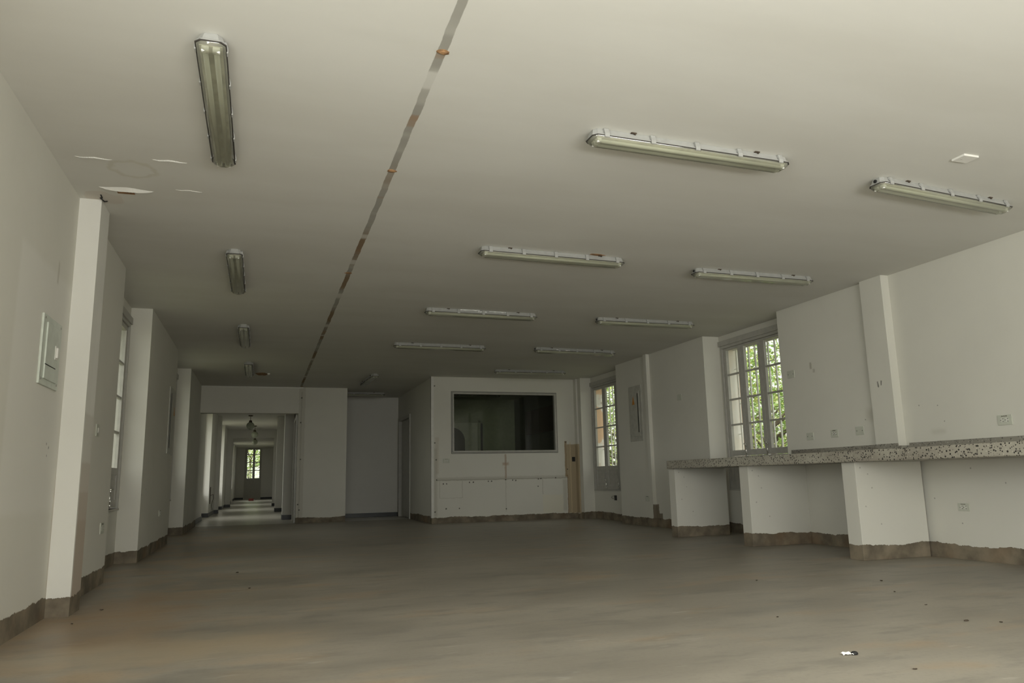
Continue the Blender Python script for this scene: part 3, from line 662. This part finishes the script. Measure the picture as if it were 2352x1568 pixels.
spots = [  # proto, x, y, rot(deg), label
    (fa, 2.262, 3.505, 1.8, 'tube light fitting nearest the camera among those lying across the ceiling'),
    (fb, 4.300, 3.675, 6.0, 'tube light fitting near the right edge of the view, below the square ceiling plate'),
    (fa, 2.252, 5.650, 1.8, 'cross-lying tube light, second from camera in the middle row, beside a brown ceiling patch'),
    (fb, 4.308, 5.785, 0.6, 'cross-lying tube light, second from camera in the row nearest the right wall'),
    (fa, 2.275, 7.902, 1.6, 'cross-lying tube light with white peeled paint along it, third in the middle row'),
    (fb, 4.326, 7.940, 0.0, 'cross-lying tube light, third from camera in the row nearest the right wall'),
    (fa, 2.286, 10.035, 0.8, 'cross-lying tube light farthest away in the middle row'),
    (fb, 4.302, 10.045, 3.5, 'cross-lying tube light with two white scrapes, fourth in the right row'),
    (fa, 4.376, 12.225, -1.0, 'dim cross-lying tube light just above the wide inner window'),
    (fa, -0.2605, 3.715, 90, 'large tube light pointing away from the camera, nearest in the left row'),
    (fa, -0.2605, 6.785, 90, 'second tube light from the camera in the left row'),
    (fa, -0.252, 9.805, 90, 'third tube light from the camera in the left row'),
    (fa, -0.235, 12.70, 90, 'farthest tube light of the left row, beside the torn brown ceiling patch'),
    (fa, 1.80, 13.68, 92.5, 'small looking tube light pointing away, in front of the alcove'),
    (fa, 1.78, 15.90, 0.0, 'dark tube light inside the alcove, partly hidden by the pier'),
    (fa, 4.30, 15.85, 0.0, 'unlit tube light in the dark room behind the inner window'),
]
used = set()
FL_K = {spots[4][4]: 2, spots[7][4]: 7}
for pr_, x_, y_, a_, lab in spots:
    o = pr_ if pr_.name not in used else copy_tree(pr_)
    used.add(pr_.name); o.location = (x_, y_, CEIL+0.0004); o.rotation_euler = (0, 0, math.radians(a_))
    o['label'] = lab; o['group'] = 'ceiling tube light fittings'
    flakes = {2: ((-0.26, -0.006, 0.22), (-0.06, -0.020, 0.10), (0.07, -0.012, 0.20)), 7: ((-0.33, -0.030, 0.05), (-0.19, -0.034, 0.07))}.get(FL_K.get(lab), ())
    for fx_, fz_, fl_ in flakes:      # strips of peeled white paint stuck to the near side of the housing
        b = NB(); n = 9; yy = -(0.040+0.020*(-fz_/0.042))-0.003
        A = [b.verts.new((fx_+fl_*k/n, yy-random.uniform(0, 0.003), fz_+random.uniform(0.002, 0.006))) for k in range(n+1)]
        B = [b.verts.new((v.co.x, v.co.y-0.004, v.co.z-random.uniform(0.004, 0.010))) for v in A]
        D = [b.verts.new((v.co.x, v.co.y+0.006, v.co.z)) for v in B]
        for P_, Q_ in ((A, B), (B, D), (D, A)):
            for k in range(n): b.faces.new((P_[k], P_[k+1], Q_[k+1], Q_[k]))
        obj('paint_flake', b, M['scrap'], o)

# ---------------------------------------------------------------- electrical panels
def elec_panel(name, label, side, x, y0, y1, z0, z1, mat, slot, sticker, handle=False):
    """flat distribution board cover on a side wall; slot=(y,z0,z1)"""
    s = side
    r = thing(name, label, 'electrical panel')
    b = NB(); bx(b, x, y0, z0, x-s*0.012, y1, z1, 0.003); obj('cover', b, mat, r)
    yi0, yi1, zi0, zi1 = y0+0.16*(y1-y0), y1-0.16*(y1-y0), z0+0.09*(z1-z0), z1-0.10*(z1-z0)
    b = NB(); bx(b, x-s*0.011, yi0, zi0, x-s*0.020, yi1, zi1, 0.003); dl = obj('door', b, mat, r)
    if slot:
        b = NB(); bx(b, x-s*0.0195, slot[0], slot[1], x-s*0.0215, slot[0]+slot[3], slot[2]); obj('open_slot', b, M['black'], dl)
    if sticker:
        b = NB(); yc, zc, sw, sh = sticker
        A = [b.verts.new((x-s*0.0200, yc-sw/2, zc)), b.verts.new((x-s*0.0200, yc+sw/2, zc)), b.verts.new((x-s*0.0200, yc, zc+sh))]
        B = [b.verts.new((x-s*0.0212, q.co.y, q.co.z)) for q in A]
        b.faces.new(A); b.faces.new(B[::-1])
        for k in range(3): b.faces.new((A[k], A[(k+1) % 3], B[(k+1) % 3], B[k]))
        obj('warning_triangle', b, M['ochre'], dl)
    if handle:
        b = NB(); bx(b, x-s*0.019, y1-0.145, z0+0.175, x-s*0.034, y1-0.11, z0+0.235, 0.003); bx(b, x-s*0.019, y1-0.155, z0+0.165, x-s*0.024, y1-0.10, z0+0.245, 0.002)
        obj('latch', b, M['white'], dl)
        b = NB(); bx(b, x-s*0.0195, y0+0.06, z0+0.112, x-s*0.0215, y1-0.12, z0+0.117); obj('lower_slot', b, M['black'], dl)
        for (yy, zz) in ((y0+0.03, z1-0.02), (y1-0.03, z1-0.02), (y0+0.03, z0+0.03), (y1-0.03, z0+0.03)):
            b = NB(); tube(b, (x-s*0.011, yy, zz), (x-s*0.014, yy, zz), 0.007, 8); obj('screw', b, M['steel'], r)
    return r
elec_panel('breaker_panel', 'pale green breaker panel on the left wall nearest the camera', -1, XL-0.001, 4.66, 5.06, 1.31, 1.70, M['greenmetal'], None, None, True)
elec_panel('electrical_panel', 'grey electrical panel with triangle and black slot on right wall', 1, XR+0.001, 10.55, 10.97, 1.285, 2.155, M['greymetal'], (10.642, 1.42, 2.03, 0.022), (10.80, 1.86, 0.085, 0.135))
elec_panel('electrical_panel', 'grey electrical panel with small triangle on shaded left wall', -1, XLc-0.001, 10.48, 11.12, 1.15, 2.0, M['greymetal'], (10.56, 1.22, 1.92, 0.03), (10.95, 1.66, 0.13, 0.12))

# ---------------------------------------------------------------- outlets and plates
def plate(name, label, axis, pos, w_, h_, kind, out, group=None):
    """axis 'Y': plate on a side wall (normal out*X); axis 'X': on a wall facing -Y. pos=(x,y,z) centre on the wall"""
    x_, y_, z_ = pos
    r = thing(name, label, 'wall plate' if kind == 'blank' else ('switch' if kind == 'switch' else 'outlet'), (x_, y_, z_), 0, group)
    # local frame: u along wall, n outwards
    if axis == 'Y': r.rotation_euler = (0, 0, H90 if out > 0 else -H90)
    # local -Y is outwards when rz = 0 ; rz=+90: -Y -> +X ; rz=-90: -Y -> -X
    b = NB(); bx(b, -w_/2, -0.007, -h_/2, w_/2, 0.001, h_/2, 0.0025); obj('face_plate', b, M['plate'], r)
    if kind == 'outlet':
        for s in (-1, 1):
            b = NB(); tube(b, (s*w_*0.165, -0.0065, -h_*0.02), (s*w_*0.165, -0.0095, -h_*0.02), w_*0.145, 18); sk = obj('socket', b, M['plate2'], r)
            b = NB()
            for dx, dz, ww, hh in ((-0.012, 0.0, 0.006, 0.006), (0.009, 0.010, 0.009, 0.0045), (0.009, -0.010, 0.009, 0.0045)):
                bx(b, s*w_*0.165+dx-ww/2, -0.0102, -h_*0.02+dz-hh/2, s*w_*0.165+dx+ww/2, -0.0094, -h_*0.02+dz+hh/2)
            obj('socket_holes', b, M['black'], sk)
        b = NB(); tube(b, (0, -0.0068, -h_*0.02), (0, -0.0082, -h_*0.02), 0.0035, 8); obj('screw', b, M['steel'], r)
        b = NB()
        for k in range(8):
            bx(b, -w_*0.20+k*w_*0.052, -0.0078, h_*0.33, -w_*0.20+k*w_*0.052+w_*0.036, -0.0069, h_*0.33+h_*(0.07 if k % 3 else 0.09))
        obj('imprint', b, M['debris'], r)
    elif kind == 'blank':
        for s in (-1, 1):
            b = NB(); tube(b, (s*w_*0.33, -0.0068, 0), (s*w_*0.33, -0.0080, 0), 0.0045, 8); obj('screw_hole', b, M['black'], r)
    elif kind == 'switch':
        b = NB(); bx(b, -w_*0.16, -0.012, -h_*0.2, w_*0.16, -0.006, h_*0.2, 0.002); obj('rocker', b, M['white'], r)
    return r
plate('wall_outlet', 'double outlet above the counter, rightmost, right of the pier', 'Y', (XRN, 4.531, 1.126), 0.124, 0.080, 'outlet', -1)
plate('wall_outlet', 'double outlet low on the wall beneath the counter', 'Y', (XRN, 5.012, 0.430), 0.110, 0.066, 'outlet', -1)
plate('wall_outlet', 'small outlet above the counter between two blank plates', 'Y', (XR, 6.41, 1.135), 0.105, 0.080, 'outlet', -1)
plate('blank_plate', 'blank two-screw plate above counter, beside the pier', 'Y', (XR, 6.057, 1.140), 0.108, 0.082, 'blank', -1)
plate('blank_plate', 'blank two-screw plate above counter, nearest the window', 'Y', (XR, 6.781, 1.126), 0.108, 0.078, 'blank', -1)
plate('blank_plate', 'blank plate higher on the wall at the right edge of the window', 'Y', (XR, 7.005, 1.83), 0.120, 0.085, 'blank', -1)
plate('blank_plate', 'painted-over plate high on wall between the strip and window', 'Y', (XR, 9.42, 1.833), 0.12, 0.085, 'none', -1)
plate('wall_outlet', 'painted outlet near the floor under the grey electrical panel', 'Y', (XR, 10.52, 0.405), 0.14, 0.085, 'outlet', -1)
plate('wall_outlet', 'outlet on the marked wall at lower left of the inner window', 'X', (3.125, YB, 1.083), 0.120, 0.080, 'outlet', 0)
plate('wall_switch', 'white switch on the left wall just past the lit pier', 'Y', (XLb, 6.28, 1.160), 0.115, 0.090, 'switch', 1)
plate('wall_outlet', 'outlet low on the left wall below the switch', 'Y', (XLb, 6.72, 0.435), 0.14, 0.085, 'outlet', 1)
plate('wall_outlet', 'faint outlet low on the shaded left wall past second pier', 'Y', (XLc, 10.18, 0.428), 0.16, 0.075, 'outlet', 1)
# open boxes
b = NB(); bx(b, 5.61+0.243, 12.10, 0.34, 5.862, 12.19, 0.425, 0.003)
bxo = thing('socket_box', 'open black socket box with loose wire below the far window', 'socket box')
o = obj('box', b, M['black'], bxo)
b = NB(); polyline(b, [(5.853, 12.19, 0.415), (5.84, 12.25, 0.41), (5.835, 12.27, 0.385), (5.845, 12.20, 0.365)], 0.004); obj('wire', b, M['steel'], bxo)
b = NB(); bx(b, 5.54, 13.268, 1.04, 5.60, 13.281, 1.125, 0.004)
tag(obj('socket_box', b, M['black']), 'small black open box on the ochre stained corner', 'socket box')
b = NB(); bx(b, 3.895, 3.155, CEIL-0.012, 4.01, 3.245, CEIL+0.0005, 0.003)
pl = thing('ceiling_plate', 'square white cover plate on the ceiling at upper right', 'ceiling plate')
obj('cover', b, M['plaster'], pl)
b = NB(); tube(b, (3.925, 3.20, CEIL-0.011), (3.925, 3.20, CEIL-0.014), 0.004, 8); obj('screw', b, M['chrome'], pl)

# ---------------------------------------------------------------- ceiling damage
def ring_patch(x_, y_, r_, label):
    b = NB(); n = 14
    out = []; inn = []
    for k in range(n):
        a = 2*math.pi*k/n; q = r_*(0.8+0.35*random.random())
        out.append(b.verts.new((x_+q*math.cos(a), y_+0.7*q*math.sin(a), CEIL-0.002))); inn.append(b.verts.new((x_+0.45*q*math.cos(a), y_+0.35*q*math.sin(a), CEIL-0.007)))
    for k in range(n): b.faces.new((out[k], out[(k+1) % n], inn[(k+1) % n], inn[k]))
    b.faces.new(inn)
    top = [b.verts.new((v.co.x, v.co.y, CEIL+0.001)) for v in out]
    for k in range(n): b.faces.new((top[k], top[(k+1) % n], out[(k+1) % n], out[k]))
    b.faces.new(top[::-1])
    return tag(obj('rusty_anchor', b, M['rust']), label, 'anchor', 'rusty anchors along the ceiling joint')
b = NB(); n = 14; lo = []; hi = []
for k in range(n):
    a = 2*math.pi*k/n; q = 0.8+0.4*random.random(); x_ = 2.625+0.07*math.cos(a)*q; y_ = 5.592+0.020*math.sin(a)*q
    lo.append(b.verts.new((x_, y_, CEIL-0.003))); hi.append(b.verts.new((x_, y_, CEIL+0.001)))
b.faces.new(lo); b.faces.new(hi[::-1])
for k in range(n): b.faces.new((lo[k], lo[(k+1) % n], hi[(k+1) % n], hi[k]))
tag(obj('bare_patch', b, M['rust']), 'small brown bare patch of ceiling at the near edge of a middle-row light', 'damage')
ring_patch(0.693, 2.955, 0.028, 'rusty anchor hole nearest the camera on the ceiling joint')
ring_patch(0.690, 4.30, 0.030, 'second rusty anchor from the camera on the ceiling joint')
ring_patch(0.682, 6.66, 0.034, 'third rusty anchor from the camera on the ceiling joint')
ring_patch(0.70, 15.05, 0.03, 'rusty anchor where the ceiling joint meets the far wall')
def flap(y_, x0, x1, drop, label, rust=False):
    r = thing('peeling_paint', label, 'peeling paint', (0, 0, 0), 0, 'flaps of peeling ceiling paint')
    b = NB(); n = 36; A = []; B = []; D = []; hw_ = drop*1.3
    for k in range(n+1):
        u_ = k/n; x_ = x0+(x1-x0)*u_; e = math.sin(math.pi*u_)**0.8
        jy = 0.006*math.sin(u_*9)+random.uniform(-0.0015, 0.0015)
        A.append(b.verts.new((x_, y_-hw_*e+jy, CEIL+0.0005))); B.append(b.verts.new((x_, y_+jy-0.004*e, CEIL-drop*0.6*e-0.001)))
        D.append(b.verts.new((x_, y_+jy+drop*0.35*e+random.uniform(-0.1, 0.1)*drop, CEIL-drop*e-0.001)))
    for P_, Q_ in ((A, B), (B, D)):
        for k in range(n): b.faces.new((P_[k], P_[k+1], Q_[k+1], Q_[k]))
    E_ = [b.verts.new((v.co.x, v.co.y+0.001, v.co.z+0.0015)) for v in D]; G_ = [b.verts.new((v.co.x, v.co.y+0.004, CEIL+0.0005)) for v in A]
    for P_, Q_ in ((D, E_), (E_, G_)):
        for k in range(n): b.faces.new((P_[k], P_[k+1], Q_[k+1], Q_[k]))
    obj('flap', b, M['plaster'], r)
    if rust:
        b = NB(); bx(b, x0+(x1-x0)*0.30, y_+0.002, CEIL-0.002, x0+(x1-x0)*0.62, y_+0.085, CEIL+0.0005); obj('bare_patch', b, M['rust'], r)
flap(5.02, -1.02, -0.71, 0.019, 'largest torn flap of ceiling paint, right above the lit left pier', True)
flap(4.56, -1.06, -0.87, 0.0045, 'thin lifted crack of ceiling paint, leftmost of the upper pair')
flap(4.495, -0.655, -0.47, 0.0055, 'thin lifted crack of ceiling paint, closest to the large left light')
flap(4.95, -0.575, -0.42, 0.003, 'short crack of ceiling paint to the right of the torn flap')
b = NB(); n = 12; pts = [(-0.11+0.19*math.cos(2*math.pi*k/n)*0.55*(0.8+0.4*random.random()), 13.42+0.16*math.sin(2*math.pi*k/n)*(0.8+0.4*random.random())) for k in range(n)]
lo = [b.verts.new((x_+0.07, y_, CEIL-0.003)) for x_, y_ in pts]; hi = [b.verts.new((x_+0.07, y_, CEIL+0.001)) for x_, y_ in pts]
b.faces.new(lo); b.faces.new(hi[::-1])
for k in range(n): b.faces.new((lo[k], lo[(k+1) % n], hi[(k+1) % n], hi[k]))
rp = thing('torn_ceiling_patch', 'torn brown ceiling patch beside the farthest left tube light', 'damage')
obj('bare_patch', b, M['rust'], rp)
b = NB(); bx(b, 0.05, 13.3, CEIL-0.02, 0.09, 13.5, CEIL-0.001); obj('hanging_flap', b, M['plaster'], rp)
b = NB(); polyline(b, [(-1.035, 5.16, CEIL), (-1.03, 5.19, CEIL-0.012), (-1.045, 5.21, CEIL-0.006), (-1.025, 5.24, CEIL-0.018), (-1.015, 5.27, CEIL-0.004)], 0.004)
tag(obj('wire_stub', b, M['black']), 'short black wire stub sticking from ceiling above the lit left pier', 'wire')

# ---------------------------------------------------------------- pendants, corridor extras
def pendant(x_, y_, label):
    r = thing('pendant_lamp', label, 'pendant lamp', (x_, y_, CEIL), 0, 'globe pendants along the corridor ceiling')
    b = NB(); lathe(b, [(0.001, -0.03), (0.055, -0.025), (0.06, 0.0), (0.001, 0.0)], (0, 0, 0)); obj('ceiling_rose', b, M['debris'], r)
    b = NB(); tube(b, (0, 0, -0.02), (0, 0, -0.17), 0.006, 8); obj('rod', b, M['debris'], r)
    b = NB(); lathe(b, [(0.001, -0.13), (0.035, -0.14), (0.045, -0.20), (0.05, -0.21)], (0, 0, 0)); obj('collar', b, M['debris'], r)
    b = NB(); lathe(b, [(0.048, -0.205)] + [(0.105*math.sin(a), -0.285-0.105*math.cos(a)) for a in [math.pi*(1-k/14) for k in range(2, 14)]] + [(0.001, -0.39)], (0, 0, 0), 24)
    obj('globe', b, M['globe'], r)
    return r
pendant(-0.31, 21.7, 'nearest globe pendant hanging in the corridor')
pendant(-0.225, 25.6, 'second globe pendant hanging in the corridor')
pendant(-0.25, 30.2, 'farthest globe pendant, half hidden behind the inner doorway beam')
b = NB(); lathe(b, [(0.001, -0.03), (0.08, -0.02), (0.09, 0.0), (0.001, 0.0)], (-0.45, 20.9, CEIL))
tag(obj('ceiling_disc', b, M['white']), 'round pale disc fixed to the corridor ceiling', 'ceiling disc')
b = NB(); bx(b, -0.48, 37.2, 0, -0.26, 37.5, 0.11, 0.01)
tag(obj('box', b, M['red']), 'small dark red box on the floor near the corridor end door', 'box')
b = NB(); tube(b, (-1.142, 20.0, 0.30), (-1.142, 20.0, 0.70), 0.012, 8)
polyline(b, [(-1.14, 20.05, 0.5), (-1.10, 20.5, 0.52), (-1.10, 20.7, 0.42), (-1.12, 20.5, 0.32), (-1.12, 20.3, 0.24), (-1.11, 20.5, 0.14)], 0.006)
tag(obj('loose_cable', b, M['debris']), 'loose looping cable on the first lit corridor pier', 'cable')

# ---------------------------------------------------------------- litter on the floor
r = thing('paper_scrap', 'crumpled white and black paper scrap on the floor at lower right', 'litter', (2.338, 2.71, 0), math.radians(-12))
b = NB(); g = [[b.verts.new((-0.032+0.009*i, -0.012+0.008*j, 0.003+0.006*abs(math.sin(i*1.3+j))+0.003*(j == 3))) for j in range(4)] for i in range(6)]
for i in range(5):
    for j in range(3): b.faces.new((g[i][j], g[i+1][j], g[i+1][j+1], g[i][j+1]))
o = obj('paper', b, M['scrap'], r); o.modifiers.new('s', 'SOLIDIFY').thickness = 0.001
b = NB(); bmesh.ops.create_icosphere(b, subdivisions=2, radius=0.013)
for v in b.verts: v.co = Vector((v.co.x*1.2+0.022, v.co.y*0.9, max(0, v.co.z*0.7+0.006)))*(1+0.0)
obj('dark_lump', b, M['black'], r)
b = NB(); bmesh.ops.create_icosphere(b, subdivisions=2, radius=1.0)
for v in b.verts:
    q = 1+0.35*math.sin(v.co.x*5+v.co.y*7); v.co = Vector((v.co.x*0.016*q, v.co.y*0.009*q, (v.co.z+0.8)*0.004*q))
proto = obj('litter_crumb', b, M['debris']); first = True
crumbs = [(3.369, 3.059, 1.4, 'dark litter crumb with a tail at lower right, left of its neighbour'), (3.487, 2.966, 0.9, 'dark litter crumb closest to the right edge of the view'),
          (4.085, 4.355, 1.2, 'dark litter crumb in front of the nearest counter support'), (3.789, 3.940, 0.9, 'small dark crumb below the one before the nearest support'),
          (3.363, 4.755, 0.9, 'dark crumb on the floor below the middle of the counter'), (-0.16, 7.151, 1.6, 'dark crumb farthest back on the left part of the floor'),
          (-0.047, 6.049, 1.1, 'dark crumb on the left part of the floor, nearer than its neighbour'), (2.391, 2.427, 0.8, 'dark crumb nearest the camera, right of the paper scrap'),
          (-0.903, 5.439, 1.0, 'dark crumb beside the foot of the lit left pier'), (-0.967, 4.971, 0.9, 'dark crumb in front of the foot of the lit left pier'),
          (3.573, 3.498, 0.7, 'tiny crumb midway between the paper scrap and the counter'), (2.61, 3.533, 0.8, 'tiny crumb behind the paper scrap to its left')]
for x_, y_, s_, lab in crumbs:
    o = proto if first else proto.copy()
    if not first: C.objects.link(o)
    first = False; o.location = (x_, y_, 0.0005); o.scale = (s_*0.65, s_*0.65, s_*0.65); o.rotation_euler = (0, 0, random.uniform(0, 3))
    tag(o, lab, 'litter', 'litter crumbs on the concrete floor')

# ---------------------------------------------------------------- outside: ground, trees
b = NB(); bx(b, -40, -30, -0.6, 40, 90, -0.3); struct(obj('ground', b, M['ground']), 'garden ground outside the building', 'ground')
def make_tree(seed, h=3.6, rad=1.5, n=5200, leaf=0.085):
    rnd = random.Random(seed)
    r = thing('tree', 'x', 'tree')
    b = NB(); tube(b, (0, 0, 0), (0.1, 0.05, h*0.55), 0.09, 8, 0.05)
    br = []
    for k in range(16):
        a = rnd.uniform(0, 6.28); z_ = rnd.uniform(0.15, 0.6)*h; L_ = rnd.uniform(0.5, 1.0)*rad
        e = Vector((math.cos(a)*L_, math.sin(a)*L_, z_+rnd.uniform(0.2, 1.2))); tube(b, (0.05, 0.02, z_), e, 0.03, 6, 0.008); br.append(e)
    obj('trunk', b, M['bark'], r)
    for mi, mt in enumerate((M['leaf1'], M['leaf2'])):
        b = NB()
        for k in range(n//2 if mi == 0 else n//3):
            while True:
                q = Vector((rnd.uniform(-1, 1), rnd.uniform(-1, 1), rnd.uniform(-1, 1)))
                if 0.25 < q.length < 1: break
            c_ = Vector((q.x*rad, q.y*rad, h*0.52+q.z*h*0.52)) + Vector((rnd.gauss(0, .08), rnd.gauss(0, .08), 0))
            d_ = Vector((rnd.gauss(0, 1), rnd.gauss(0, 1), rnd.gauss(-0.3, 0.6))).normalized(); s_ = d_.orthogonal().normalized()
            s_ = Matrix.Rotation(rnd.uniform(0, 6.28), 3, d_) @ s_; L_ = leaf*rnd.uniform(0.7, 1.5); W_ = L_*0.22; nn = d_.cross(s_)*W_*0.35
            v0 = b.verts.new(c_); v1 = b.verts.new(c_+d_*L_*0.45+s_*W_+nn); v2 = b.verts.new(c_+d_*L_); v3 = b.verts.new(c_+d_*L_*0.45-s_*W_+nn)
            b.faces.new((v0, v1, v2)); b.faces.new((v0, v2, v3))
        me = bpy.data.meshes.new('foliage'); b.to_mesh(me); b.free(); me.materials.append(mt)
        f = bpy.data.objects.new('foliage', me); C.objects.link(f); f.parent = r
    return r
ta = make_tree(1); tb_ = make_tree(5, 4.4, 1.7, 6200, 0.10)
for k, (pr_, x_, y_, rz_, lab) in enumerate([(ta, 9.3, 12.3, 0.3, 'leafy green tree close outside the window above the counter'), (tb_, 11.4, 15.0, 1.2, 'taller leafy tree behind, outside the window above the counter'),
        (ta, 8.9, 17.8, 2.0, 'leafy green tree close outside the far right window'), (tb_, 10.2, 21.4, 2.8, 'taller leafy tree farther outside the far right window'),
        (tb_, 13.2, 18.4, 4.0, 'leafy tree in the back of the garden, between the others'), (tb_, -0.6, 44.6, 0.7, 'leafy tree just outside the glazed door at the corridor end'), (tb_, 0.3, 49.4, 2.1, 'second leafy tree farther beyond the corridor end door')]):
    o = pr_ if k < 2 else copy_tree(pr_)
    o.location = (x_, y_, -0.3); o.rotation_euler = (0, 0, rz_); o['label'] = lab; o['group'] = 'garden trees outside the windows'
